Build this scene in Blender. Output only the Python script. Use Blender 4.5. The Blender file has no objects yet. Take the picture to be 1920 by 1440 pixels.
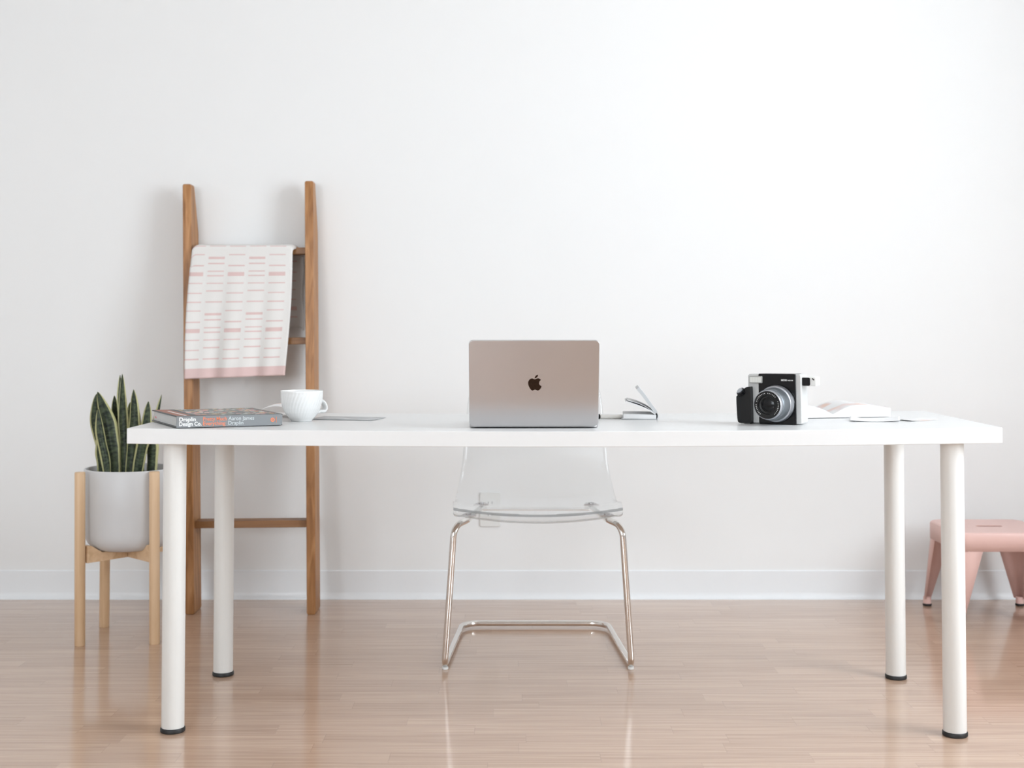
import bpy, bmesh, math, random
from math import sin, cos, pi, radians
from mathutils import Vector, Matrix

C = bpy.context.scene.collection
random.seed(7)

# ------------------------------------------------------------------ camera
scene = bpy.context.scene
cd = bpy.data.cameras.new('camera')
cam = bpy.data.objects.new('camera', cd)
C.objects.link(cam)
cam.location = (0, 0, 0.9371)
cam.rotation_euler = (radians(90) + 0.032, 0, 0)
cd.sensor_width = 36.0
cd.lens = 36.0 * 2444.5 / 1920
cd.shift_y = -(720 - 535.4) / 1920
cd.clip_start = 0.05
cd.dof.use_dof = True
cd.dof.focus_distance = 3.12
cd.dof.aperture_fstop = 4.2
scene.camera = cam

# ------------------------------------------------------------------ light
scene.view_settings.view_transform = 'Standard'
scene.view_settings.look = 'None'
scene.view_settings.gamma = 1
scene.view_settings.use_curve_mapping = False
scene.view_settings.exposure = 0.22

world = bpy.data.worlds.new('daylight')
scene.world = world
world.use_nodes = True
world.node_tree.nodes['Background'].inputs['Color'].default_value = (0.93, 0.97, 1.0, 1)
world.node_tree.nodes['Background'].inputs['Strength'].default_value = 0.5


def area(name, loc, rot, sx, sy, power, color=(1, 1, 1)):
    l = bpy.data.lights.new(name, 'AREA')
    l.shape = 'RECTANGLE'
    l.size, l.size_y = sx, sy
    l.energy = power
    l.color = color
    o = bpy.data.objects.new(name, l)
    C.objects.link(o)
    o.location = loc
    o.rotation_euler = rot
    return o


# daylight entering by the window in the right wall; the unseen rear-left window is added as fill
area('daylight_right_window', (2.80, 1.95, 1.65), (0, radians(90), 0), 1.86, 1.7, 113, (0.880, 0.962, 1.032))
area('rear_fill_light', (-1.95, -2.45, 1.6), (radians(90), 0, 0), 1.5, 1.66, 97, (0.880, 0.962, 1.032))


# ------------------------------------------------------------------ materials
def new_mat(name):
    m = bpy.data.materials.new(name)
    m.use_nodes = True
    nt = m.node_tree
    b = nt.nodes['Principled BSDF']
    return m, nt, b


def N(nt, kind, **kw):
    n = nt.nodes.new(kind)
    for k, v in kw.items():
        setattr(n, k, v)
    return n


def math_node(nt, op, a, b=None, c=None):
    n = nt.nodes.new('ShaderNodeMath')
    n.operation = op
    for i, x in enumerate((a, b, c)):
        if x is None:
            continue
        if isinstance(x, (int, float)):
            n.inputs[i].default_value = x
        else:
            nt.links.new(x, n.inputs[i])
    return n.outputs[0]


def mixc(nt, fac, a, b):
    n = nt.nodes.new('ShaderNodeMix')
    n.data_type = 'RGBA'
    for s, x in ((n.inputs[0], fac), (n.inputs[6], a), (n.inputs[7], b)):
        if isinstance(x, (int, float)):
            s.default_value = x
        elif isinstance(x, tuple):
            s.default_value = (*x, 1) if len(x) == 3 else x
        else:
            nt.links.new(x, s)
    return n.outputs[2]


def simple(name, col, rough=0.5, metal=0.0, var=0.03, scale=8.0, bump=0.0, bscale=200.0, spec=None, coat=0.0):
    m, nt, b = new_mat(name)
    tc = N(nt, 'ShaderNodeTexCoord')
    nz = N(nt, 'ShaderNodeTexNoise')
    nz.inputs['Scale'].default_value = scale
    nz.inputs['Detail'].default_value = 3
    nt.links.new(tc.outputs['Object'], nz.inputs['Vector'])
    c1 = tuple(max(0, x * (1 - var)) for x in col)
    c2 = tuple(min(1, x * (1 + var)) for x in col)
    nt.links.new(mixc(nt, nz.outputs['Fac'], c1, c2), b.inputs['Base Color'])
    b.inputs['Roughness'].default_value = rough
    b.inputs['Metallic'].default_value = metal
    if spec is not None:
        b.inputs['Specular IOR Level'].default_value = spec
    b.inputs['Coat Weight'].default_value = coat
    if bump > 0:
        n2 = N(nt, 'ShaderNodeTexNoise')
        n2.inputs['Scale'].default_value = bscale
        nt.links.new(tc.outputs['Object'], n2.inputs['Vector'])
        bp = N(nt, 'ShaderNodeBump')
        bp.inputs['Strength'].default_value = bump
        bp.inputs['Distance'].default_value = 0.001
        nt.links.new(n2.outputs['Fac'], bp.inputs['Height'])
        nt.links.new(bp.outputs[0], b.inputs['Normal'])
    return m


def wood(name, c1, c2, c3, axis=2, rough=0.5, fine=70.0):
    """straight-grained wood, grain along the given axis"""
    m, nt, b = new_mat(name)
    tc = N(nt, 'ShaderNodeTexCoord')
    mp = N(nt, 'ShaderNodeMapping')
    s = [fine, fine, fine]
    s[axis] = fine * 0.045
    mp.inputs['Scale'].default_value = s
    nt.links.new(tc.outputs['Object'], mp.inputs['Vector'])
    nz = N(nt, 'ShaderNodeTexNoise')
    nz.inputs['Scale'].default_value = 1.0
    nz.inputs['Detail'].default_value = 5
    nz.inputs['Distortion'].default_value = 0.6
    nt.links.new(mp.outputs[0], nz.inputs['Vector'])
    rp = N(nt, 'ShaderNodeValToRGB')
    rp.color_ramp.elements[0].position = 0.3
    rp.color_ramp.elements[0].color = (*c1, 1)
    rp.color_ramp.elements[1].position = 0.7
    rp.color_ramp.elements[1].color = (*c3, 1)
    e = rp.color_ramp.elements.new(0.5)
    e.color = (*c2, 1)
    nt.links.new(nz.outputs['Fac'], rp.inputs['Fac'])
    n2 = N(nt, 'ShaderNodeTexNoise')
    n2.inputs['Scale'].default_value = 6
    nt.links.new(tc.outputs['Object'], n2.inputs['Vector'])
    k = N(nt, 'ShaderNodeMapRange')
    k.inputs[1].default_value = 0.3
    k.inputs[2].default_value = 0.7
    k.inputs[3].default_value = 0.0
    k.inputs[4].default_value = 0.35
    nt.links.new(n2.outputs['Fac'], k.inputs[0])
    nt.links.new(mixc(nt, k.outputs[0], rp.outputs[0], c1), b.inputs['Base Color'])
    b.inputs['Roughness'].default_value = rough
    bp = N(nt, 'ShaderNodeBump')
    bp.inputs['Strength'].default_value = 0.15
    bp.inputs['Distance'].default_value = 0.001
    nt.links.new(nz.outputs['Fac'], bp.inputs['Height'])
    nt.links.new(bp.outputs[0], b.inputs['Normal'])
    return m


def floor_material():
    m, nt, b = new_mat('laminate_floor')
    tc = N(nt, 'ShaderNodeTexCoord')
    sp = N(nt, 'ShaderNodeSeparateXYZ')
    nt.links.new(tc.outputs['Object'], sp.inputs[0])
    x, y = sp.outputs[0], sp.outputs[1]
    yr = math_node(nt, 'DIVIDE', y, 0.066)
    strip = math_node(nt, 'FLOOR', yr)
    wn = N(nt, 'ShaderNodeTexWhiteNoise', noise_dimensions='1D')
    nt.links.new(strip, wn.inputs['W'])
    xo = math_node(nt, 'ADD', math_node(nt, 'DIVIDE', x, 0.46), math_node(nt, 'MULTIPLY', wn.outputs[0], 7.3))
    plank = math_node(nt, 'FLOOR', xo)
    cb = N(nt, 'ShaderNodeCombineXYZ')
    nt.links.new(plank, cb.inputs[0])
    nt.links.new(strip, cb.inputs[1])
    w2 = N(nt, 'ShaderNodeTexWhiteNoise', noise_dimensions='2D')
    nt.links.new(cb.outputs[0], w2.inputs['Vector'])
    tone = w2.outputs[0]
    # grain, different in every strip
    cg = N(nt, 'ShaderNodeCombineXYZ')
    nt.links.new(math_node(nt, 'MULTIPLY', x, 2.6), cg.inputs[0])
    nt.links.new(math_node(nt, 'MULTIPLY', y, 95.0), cg.inputs[1])
    nt.links.new(math_node(nt, 'MULTIPLY', tone, 40.0), cg.inputs[2])
    g = N(nt, 'ShaderNodeTexNoise')
    g.inputs['Scale'].default_value = 1.0
    g.inputs['Detail'].default_value = 5
    g.inputs['Roughness'].default_value = 0.6
    g.inputs['Distortion'].default_value = 0.8
    nt.links.new(cg.outputs[0], g.inputs['Vector'])
    rp = N(nt, 'ShaderNodeValToRGB')
    els = rp.color_ramp.elements
    els[0].position, els[0].color = 0.28, (*FLOOR_DARK, 1)
    els[1].position, els[1].color = 0.72, (*FLOOR_LIGHT, 1)
    nt.links.new(g.outputs['Fac'], rp.inputs['Fac'])
    tr = N(nt, 'ShaderNodeValToRGB')
    e = tr.color_ramp.elements
    e[0].position, e[0].color = 0.0, (0.93, 0.91, 0.89, 1)
    e[1].position, e[1].color = 1.0, (1.04, 1.05, 1.06, 1)
    nt.links.new(tone, tr.inputs['Fac'])
    mu = N(nt, 'ShaderNodeMix', data_type='RGBA', blend_type='MULTIPLY')
    mu.inputs[0].default_value = 1.0
    nt.links.new(rp.outputs[0], mu.inputs[6])
    nt.links.new(tr.outputs[0], mu.inputs[7])
    fy = math_node(nt, 'FRACT', yr)
    fx = math_node(nt, 'FRACT', xo)
    seam = math_node(nt, 'MAXIMUM', math_node(nt, 'LESS_THAN', fy, 0.022), math_node(nt, 'LESS_THAN', fx, 0.004))
    seam = math_node(nt, 'MULTIPLY', seam, 0.25)
    col = mixc(nt, seam, mu.outputs[2], tuple(v * 0.6 for v in FLOOR_DARK))
    nt.links.new(col, b.inputs['Base Color'])
    b.inputs['Roughness'].default_value = 0.36
    b.inputs['IOR'].default_value = 1.5
    b.inputs['Coat Weight'].default_value = 0.9
    b.inputs['Coat Roughness'].default_value = 0.12
    bp = N(nt, 'ShaderNodeBump')
    bp.inputs['Strength'].default_value = 0.10
    bp.inputs['Distance'].default_value = 0.0006
    nt.links.new(g.outputs['Fac'], bp.inputs['Height'])
    nt.links.new(bp.outputs[0], b.inputs['Normal'])
    return m


FLOOR_DARK = (0.425, 0.262, 0.172)
FLOOR_LIGHT = (0.64, 0.445, 0.325)

M = {}
M['wall'] = simple('wall_paint', (0.855, 0.855, 0.85), 0.75, var=0.012, scale=1.3, bump=0.06, bscale=120)
M['ceiling'] = simple('ceiling_paint', (0.80, 0.80, 0.79), 0.9)
M['baseboard'] = simple('vinyl_cove_base', (0.84, 0.855, 0.87), 0.38, var=0.02)
M['floor'] = floor_material()
M['table'] = simple('white_laminate', (0.775, 0.775, 0.77), 0.30, var=0.008, scale=3)
M['leg_white'] = simple('white_powder_coat', (0.79, 0.785, 0.76), 0.32, var=0.01)
M['black_rubber'] = simple('black_rubber', (0.012, 0.012, 0.012), 0.5)
M['black_plastic'] = simple('black_plastic', (0.007, 0.007, 0.007), 0.38, bump=0.05, bscale=600, spec=0.28)
M['gloss_black'] = simple('gloss_black', (0.005, 0.005, 0.006), 0.16, spec=0.25)
M['ladder'] = wood('ladder_wood', (0.26, 0.110, 0.036), (0.44, 0.205, 0.074), (0.57, 0.30, 0.13), 2, 0.45, 60)
M['rung'] = wood('rung_wood', (0.17, 0.075, 0.026), (0.27, 0.125, 0.045), (0.33, 0.16, 0.06), 0, 0.45, 60)
M['stand'] = wood('pale_beech', (0.64, 0.42, 0.24), (0.76, 0.53, 0.33), (0.82, 0.60, 0.40), 2, 0.42, 55)
M['brace'] = wood('pale_beech_brace', (0.64, 0.42, 0.24), (0.76, 0.53, 0.33), (0.82, 0.60, 0.40), 0, 0.42, 55)
M['pot'] = simple('pale_grey_ceramic', (0.66, 0.66, 0.665), 0.42, var=0.015)
M['soil'] = simple('potting_soil', (0.030, 0.022, 0.016), 0.95, var=0.5, scale=120, bump=0.9, bscale=160)
M['porcelain'] = simple('white_porcelain', (0.86, 0.86, 0.85), 0.16, var=0.005)
M['chrome'] = simple('chrome_tube', (0.78, 0.75, 0.72), 0.09, 1.0, var=0.02)
M['glide'] = simple('white_plastic', (0.80, 0.80, 0.78), 0.4)
M['pink'] = simple('pink_powder_coat', (0.80, 0.535, 0.485), 0.38, var=0.02)
M['aluminium'] = simple('brushed_aluminium', (0.57, 0.56, 0.565), 0.36, 1.0, var=0.02, bump=0.03, bscale=900)
M['dark_mirror'] = simple('dark_mirror', (0.045, 0.030, 0.022), 0.2, 0.9, var=0.02)
M['silver'] = simple('silver_plastic', (0.40, 0.395, 0.375), 0.34, 0.25, var=0.02)
M['light_silver'] = simple('pale_silver_plastic', (0.62, 0.62, 0.61), 0.32, 0.15, var=0.02)
M['gunmetal'] = simple('gunmetal_barrel', (0.16, 0.175, 0.19), 0.32, 0.6, var=0.10, scale=400, bump=0.3, bscale=900)
M['barrel_silver'] = simple('barrel_silver', (0.42, 0.43, 0.46), 0.28, 0.8, var=0.03)
M['white_ink'] = simple('white_ink', (0.85, 0.85, 0.84), 0.5)
M['grey_ink'] = simple('pale_grey_ink', (0.66, 0.70, 0.71), 0.5)
M['orange_ink'] = simple('orange_ink', (0.87, 0.24, 0.11), 0.5)
M['pink_ink'] = simple('pink_ink', (0.78, 0.25, 0.28), 0.6)
M['cover_dark'] = simple('dark_grey_cover_board', (0.075, 0.078, 0.078), 0.45)
M['spine'] = simple('grey_spine_cloth', (0.235, 0.245, 0.252), 0.5)
M['paper'] = simple('white_paper', (0.84, 0.84, 0.84), 0.7, var=0.01)
M['grey_cover'] = simple('pale_grey_cover', (0.60, 0.61, 0.62), 0.55, var=0.02)
M['pen_body'] = simple('pale_pen_barrel', (0.78, 0.76, 0.72), 0.35)
M['window_frame'] = simple('white_window_frame', (0.82, 0.82, 0.81), 0.4)
M['keys'] = simple('black_keys', (0.02, 0.02, 0.022), 0.5)


def pages_material():
    m, nt, b = new_mat('page_block')
    tc = N(nt, 'ShaderNodeTexCoord')
    sp = N(nt, 'ShaderNodeSeparateXYZ')
    nt.links.new(tc.outputs['Object'], sp.inputs[0])
    nz = N(nt, 'ShaderNodeTexNoise', noise_dimensions='1D')
    nz.inputs['Scale'].default_value = 2200
    nt.links.new(sp.outputs[2], nz.inputs['W'])
    nt.links.new(mixc(nt, nz.outputs['Fac'], (0.40, 0.39, 0.38), (0.72, 0.71, 0.69)), b.inputs['Base Color'])
    b.inputs['Roughness'].default_value = 0.8
    return m


M['pages'] = pages_material()


def collage_material():
    """busy printed cover: many small coloured badges on grey"""
    m, nt, b = new_mat('collage_print')
    tc = N(nt, 'ShaderNodeTexCoord')
    vo = N(nt, 'ShaderNodeTexVoronoi')
    vo.inputs['Scale'].default_value = 75
    nt.links.new(tc.outputs['Object'], vo.inputs['Vector'])
    sc = N(nt, 'ShaderNodeSeparateColor')
    nt.links.new(vo.outputs['Color'], sc.inputs[0])
    rp = N(nt, 'ShaderNodeValToRGB')
    rp.color_ramp.interpolation = 'CONSTANT'
    cols = [(0.0, (0.13, 0.15, 0.14)), (0.2, (0.62, 0.16, 0.14)), (0.34, (0.80, 0.78, 0.72)), (0.46, (0.75, 0.42, 0.10)),
            (0.58, (0.20, 0.28, 0.24)), (0.72, (0.70, 0.33, 0.33)), (0.82, (0.40, 0.40, 0.36)), (0.93, (0.55, 0.62, 0.60))]
    e = rp.color_ramp.elements
    e[0].position, e[0].color = cols[0][0], (*cols[0][1], 1)
    e[1].position, e[1].color = cols[1][0], (*cols[1][1], 1)
    for p, c in cols[2:]:
        k = e.new(p)
        k.color = (*c, 1)
    nt.links.new(sc.outputs[0], rp.inputs['Fac'])
    edge = math_node(nt, 'LESS_THAN', vo.outputs['Distance'], 0.55)
    nt.links.new(mixc(nt, edge, (0.09, 0.095, 0.095), rp.outputs[0]), b.inputs['Base Color'])
    b.inputs['Roughness'].default_value = 0.4
    return m


M['collage'] = collage_material()


def magazine_material():
    """white pages with a pale pink and a small orange printed picture"""
    m, nt, b = new_mat('printed_pages')
    tc = N(nt, 'ShaderNodeTexCoord')
    nz = N(nt, 'ShaderNodeTexNoise')
    nz.inputs['Scale'].default_value = 16
    nz.inputs['Detail'].default_value = 1
    nt.links.new(tc.outputs['Object'], nz.inputs['Vector'])
    rp = N(nt, 'ShaderNodeValToRGB')
    e = rp.color_ramp.elements
    e[0].position, e[0].color = 0.0, (0.84, 0.84, 0.84, 1)
    e[1].position, e[1].color = 0.58, (0.84, 0.83, 0.83, 1)
    k = e.new(0.63); k.color = (0.80, 0.70, 0.69, 1)
    k = e.new(0.74); k.color = (0.79, 0.55, 0.45, 1)
    nt.links.new(nz.outputs['Fac'], rp.inputs['Fac'])
    nt.links.new(rp.outputs[0], b.inputs['Base Color'])
    b.inputs['Roughness'].default_value = 0.45
    return m


M['magazine'] = magazine_material()


def ribbed_flash():
    m, nt, b = new_mat('ribbed_flash_window')
    tc = N(nt, 'ShaderNodeTexCoord')
    wv = N(nt, 'ShaderNodeTexWave')
    wv.inputs['Scale'].default_value = 110
    nt.links.new(tc.outputs['Object'], wv.inputs['Vector'])
    nt.links.new(mixc(nt, wv.outputs['Fac'], (0.66, 0.66, 0.62), (0.84, 0.84, 0.80)), b.inputs['Base Color'])
    b.inputs['Roughness'].default_value = 0.25
    return m


def leaflet_material():
    m, nt, b = new_mat('grey_print')
    tc = N(nt, 'ShaderNodeTexCoord')
    nz = N(nt, 'ShaderNodeTexNoise')
    nz.inputs['Scale'].default_value = 22
    nt.links.new(tc.outputs['Object'], nz.inputs['Vector'])
    rp = N(nt, 'ShaderNodeValToRGB')
    e = rp.color_ramp.elements
    e[0].position, e[0].color = 0.35, (0.34, 0.35, 0.36, 1)
    e[1].position, e[1].color = 0.65, (0.52, 0.53, 0.54, 1)
    nt.links.new(nz.outputs['Fac'], rp.inputs['Fac'])
    nt.links.new(rp.outputs[0], b.inputs['Base Color'])
    b.inputs['Roughness'].default_value = 0.4
    return m


M['leaflet'] = leaflet_material()


def leaf_material():
    """snake plant leaf: yellow margin, dark cross-banded centre (uv: x across, y along)"""
    m, nt, b = new_mat('snake_plant_leaf')
    uv = N(nt, 'ShaderNodeUVMap')
    sp = N(nt, 'ShaderNodeSeparateXYZ')
    nt.links.new(uv.outputs[0], sp.inputs[0])
    u, v = sp.outputs[0], sp.outputs[1]
    tc = N(nt, 'ShaderNodeTexCoord')
    cb = N(nt, 'ShaderNodeCombineXYZ')
    nt.links.new(math_node(nt, 'MULTIPLY', u, 2.2), cb.inputs[0])
    nt.links.new(math_node(nt, 'MULTIPLY', v, 34.0), cb.inputs[1])
    so = N(nt, 'ShaderNodeSeparateXYZ')
    nt.links.new(tc.outputs['Object'], so.inputs[0])
    nt.links.new(math_node(nt, 'MULTIPLY', so.outputs[0], 20), cb.inputs[2])
    nz = N(nt, 'ShaderNodeTexNoise')
    nz.inputs['Scale'].default_value = 1.0
    nz.inputs['Detail'].default_value = 4
    nz.inputs['Distortion'].default_value = 0.5
    nt.links.new(cb.outputs[0], nz.inputs['Vector'])
    rp = N(nt, 'ShaderNodeValToRGB')
    e = rp.color_ramp.elements
    e[0].position, e[0].color = 0.36, (0.010, 0.018, 0.011, 1)
    e[1].position, e[1].color = 0.72, (0.075, 0.098, 0.050, 1)
    nt.links.new(nz.outputs['Fac'], rp.inputs['Fac'])
    d = math_node(nt, 'ABSOLUTE', math_node(nt, 'SUBTRACT', u, 0.5))
    n3 = N(nt, 'ShaderNodeTexNoise')
    n3.inputs['Scale'].default_value = 60
    nt.links.new(tc.outputs['Object'], n3.inputs['Vector'])
    d2 = math_node(nt, 'ADD', d, math_node(nt, 'MULTIPLY', math_node(nt, 'SUBTRACT', n3.outputs['Fac'], 0.5), 0.05))
    mr = N(nt, 'ShaderNodeMapRange')
    mr.inputs[1].default_value = 0.335
    mr.inputs[2].default_value = 0.375
    nt.links.new(d2, mr.inputs[0])
    nt.links.new(mixc(nt, mr.outputs[0], rp.outputs[0], (0.50, 0.49, 0.25)), b.inputs['Base Color'])
    b.inputs['Roughness'].default_value = 0.42
    b.inputs['Specular IOR Level'].default_value = 0.25
    return m


M['leaf'] = leaf_material()


def towel_material():
    """off-white weave with columns of short pink dashes (uv in metres: x across, y along)"""
    m, nt, b = new_mat('dashed_weave')
    uv = N(nt, 'ShaderNodeUVMap')
    sp = N(nt, 'ShaderNodeSeparateXYZ')
    nt.links.new(uv.outputs[0], sp.inputs[0])
    u, v = sp.outputs[0], sp.outputs[1]
    tc = N(nt, 'ShaderNodeTexCoord')
    c = math_node(nt, 'DIVIDE', math_node(nt, 'ADD', u, 0.0089), 0.0684)
    fr = math_node(nt, 'FRACT', c)
    odd = math_node(nt, 'GREATER_THAN', math_node(nt, 'FRACT', math_node(nt, 'MULTIPLY', c, 0.5)), 0.5)
    on = math_node(nt, 'MULTIPLY', math_node(nt, 'LESS_THAN', fr, 0.80), math_node(nt, 'GREATER_THAN', fr, 0.0))
    per = 0.1945
    p = math_node(nt, 'FRACT', math_node(nt, 'ADD', math_node(nt, 'DIVIDE', v, per), 10.0))

    def ramp(t0, marks):
        rp = N(nt, 'ShaderNodeValToRGB')
        rp.color_ramp.interpolation = 'CONSTANT'
        iv = sorted(((t0 + q) % 1.0, h / per) for q, h in marks)
        e = rp.color_ramp.elements
        e[0].position, e[0].color = 0.0, (0, 0, 0, 1)
        e[1].position, e[1].color = 1.0, (0, 0, 0, 1)
        for q, h in iv:
            k = e.new(max(0.001, q - h / 2)); k.color = (1, 1, 1, 1)
            k = e.new(min(0.999, q + h / 2)); k.color = (0, 0, 0, 1)
        nt.links.new(p, rp.inputs['Fac'])
        return rp.outputs[0]
    th, TK, TT = 0.0042, 0.0078, 0.0133
    A = ramp(0.2303, [(0, TK), (0.099, th), (0.238, th), (0.319, th), (0.454, th), (0.589, th), (0.778, 0.0068)])
    B = ramp(0.5224, [(0, TT), (0.162, th), (0.337, th), (0.495, th), (0.649, th), (0.847, th)])
    sel = mixc(nt, odd, B, A)
    mask = math_node(nt, 'MULTIPLY', sel, on)
    hem = math_node(nt, 'GREATER_THAN', v, TOWEL_HEM)
    nohem = math_node(nt, 'LESS_THAN', v, TOWEL_HEM - 0.016)
    mask = math_node(nt, 'MULTIPLY', mask, nohem)
    inner = math_node(nt, 'LESS_THAN', u, 0.333)
    mask = math_node(nt, 'MULTIPLY', mask, inner)
    mask = math_node(nt, 'MAXIMUM', math_node(nt, 'MULTIPLY', mask, 0.85), math_node(nt, 'MULTIPLY', hem, 0.85))
    nz = N(nt, 'ShaderNodeTexNoise')
    nz.inputs['Scale'].default_value = 14
    nt.links.new(tc.outputs['Object'], nz.inputs['Vector'])
    pink = mixc(nt, nz.outputs['Fac'], (0.66, 0.47, 0.44), (0.76, 0.52, 0.51))
    nt.links.new(mixc(nt, mask, (0.80, 0.78, 0.755), pink), b.inputs['Base Color'])
    b.inputs['Roughness'].default_value = 0.95
    wv = N(nt, 'ShaderNodeTexNoise')
    wv.inputs['Scale'].default_value = 420
    nt.links.new(tc.outputs['Object'], wv.inputs['Vector'])
    bp = N(nt, 'ShaderNodeBump')
    bp.inputs['Strength'].default_value = 0.25
    bp.inputs['Distance'].default_value = 0.002
    nt.links.new(wv.outputs['Fac'], bp.inputs['Height'])
    nt.links.new(bp.outputs[0], b.inputs['Normal'])
    return m


TOWEL_HEM = 0.424
M['towel'] = towel_material()


def acrylic_material():
    """clear moulded plastic: see-through with a surface reflection that grows at glancing angles"""
    m, nt, b = new_mat('clear_acrylic')
    nt.nodes.remove(b)
    out = nt.nodes['Material Output']
    tr = N(nt, 'ShaderNodeBsdfTransparent')
    tr.inputs[0].default_value = (0.965, 0.972, 0.975, 1)
    gl = N(nt, 'ShaderNodeBsdfGlossy')
    gl.inputs['Roughness'].default_value = 0.05
    gl.inputs[0].default_value = (1, 1, 1, 1)
    lw = N(nt, 'ShaderNodeLayerWeight')
    lw.inputs['Blend'].default_value = 0.5
    fac = math_node(nt, 'MULTIPLY_ADD', math_node(nt, 'POWER', lw.outputs['Facing'], 4.0), 0.55, 0.035)
    tc = N(nt, 'ShaderNodeTexCoord')
    nz = N(nt, 'ShaderNodeTexNoise')
    nz.inputs['Scale'].default_value = 9
    nt.links.new(tc.outputs['Object'], nz.inputs['Vector'])
    k = N(nt, 'ShaderNodeBump')
    k.inputs['Strength'].default_value = 0.02
    nt.links.new(nz.outputs['Fac'], k.inputs['Height'])
    nt.links.new(k.outputs[0], gl.inputs['Normal'])
    mx = N(nt, 'ShaderNodeMixShader')
    nt.links.new(fac, mx.inputs[0])
    nt.links.new(tr.outputs[0], mx.inputs[1])
    nt.links.new(gl.outputs[0], mx.inputs[2])
    nt.links.new(mx.outputs[0], out.inputs[0])
    return m


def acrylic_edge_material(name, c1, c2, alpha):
    """grey, milky colour standing in for light bent at edges of the clear plastic"""
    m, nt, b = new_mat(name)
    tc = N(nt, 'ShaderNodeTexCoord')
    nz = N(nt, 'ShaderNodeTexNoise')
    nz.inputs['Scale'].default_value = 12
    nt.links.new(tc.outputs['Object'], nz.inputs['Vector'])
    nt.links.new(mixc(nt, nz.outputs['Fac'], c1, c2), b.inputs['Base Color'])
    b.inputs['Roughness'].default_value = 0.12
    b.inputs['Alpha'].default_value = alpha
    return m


M['acrylic'] = acrylic_material()
M['acrylic_refraction'] = acrylic_edge_material('acrylic_refraction', (0.38, 0.41, 0.425), (0.48, 0.51, 0.52), 0.75)
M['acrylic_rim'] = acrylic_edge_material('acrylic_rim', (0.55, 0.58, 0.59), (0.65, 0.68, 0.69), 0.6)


def pane_material():
    m, nt, b = new_mat('window_glass')
    nt.nodes.remove(b)
    out = nt.nodes['Material Output']
    tr = N(nt, 'ShaderNodeBsdfTransparent')
    gl = N(nt, 'ShaderNodeBsdfGlossy')
    gl.inputs['Roughness'].default_value = 0.02
    mx = N(nt, 'ShaderNodeMixShader')
    mx.inputs[0].default_value = 0.05
    nt.links.new(tr.outputs[0], mx.inputs[1])
    nt.links.new(gl.outputs[0], mx.inputs[2])
    nt.links.new(mx.outputs[0], out.inputs[0])
    return m


M['pane'] = pane_material()


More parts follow.
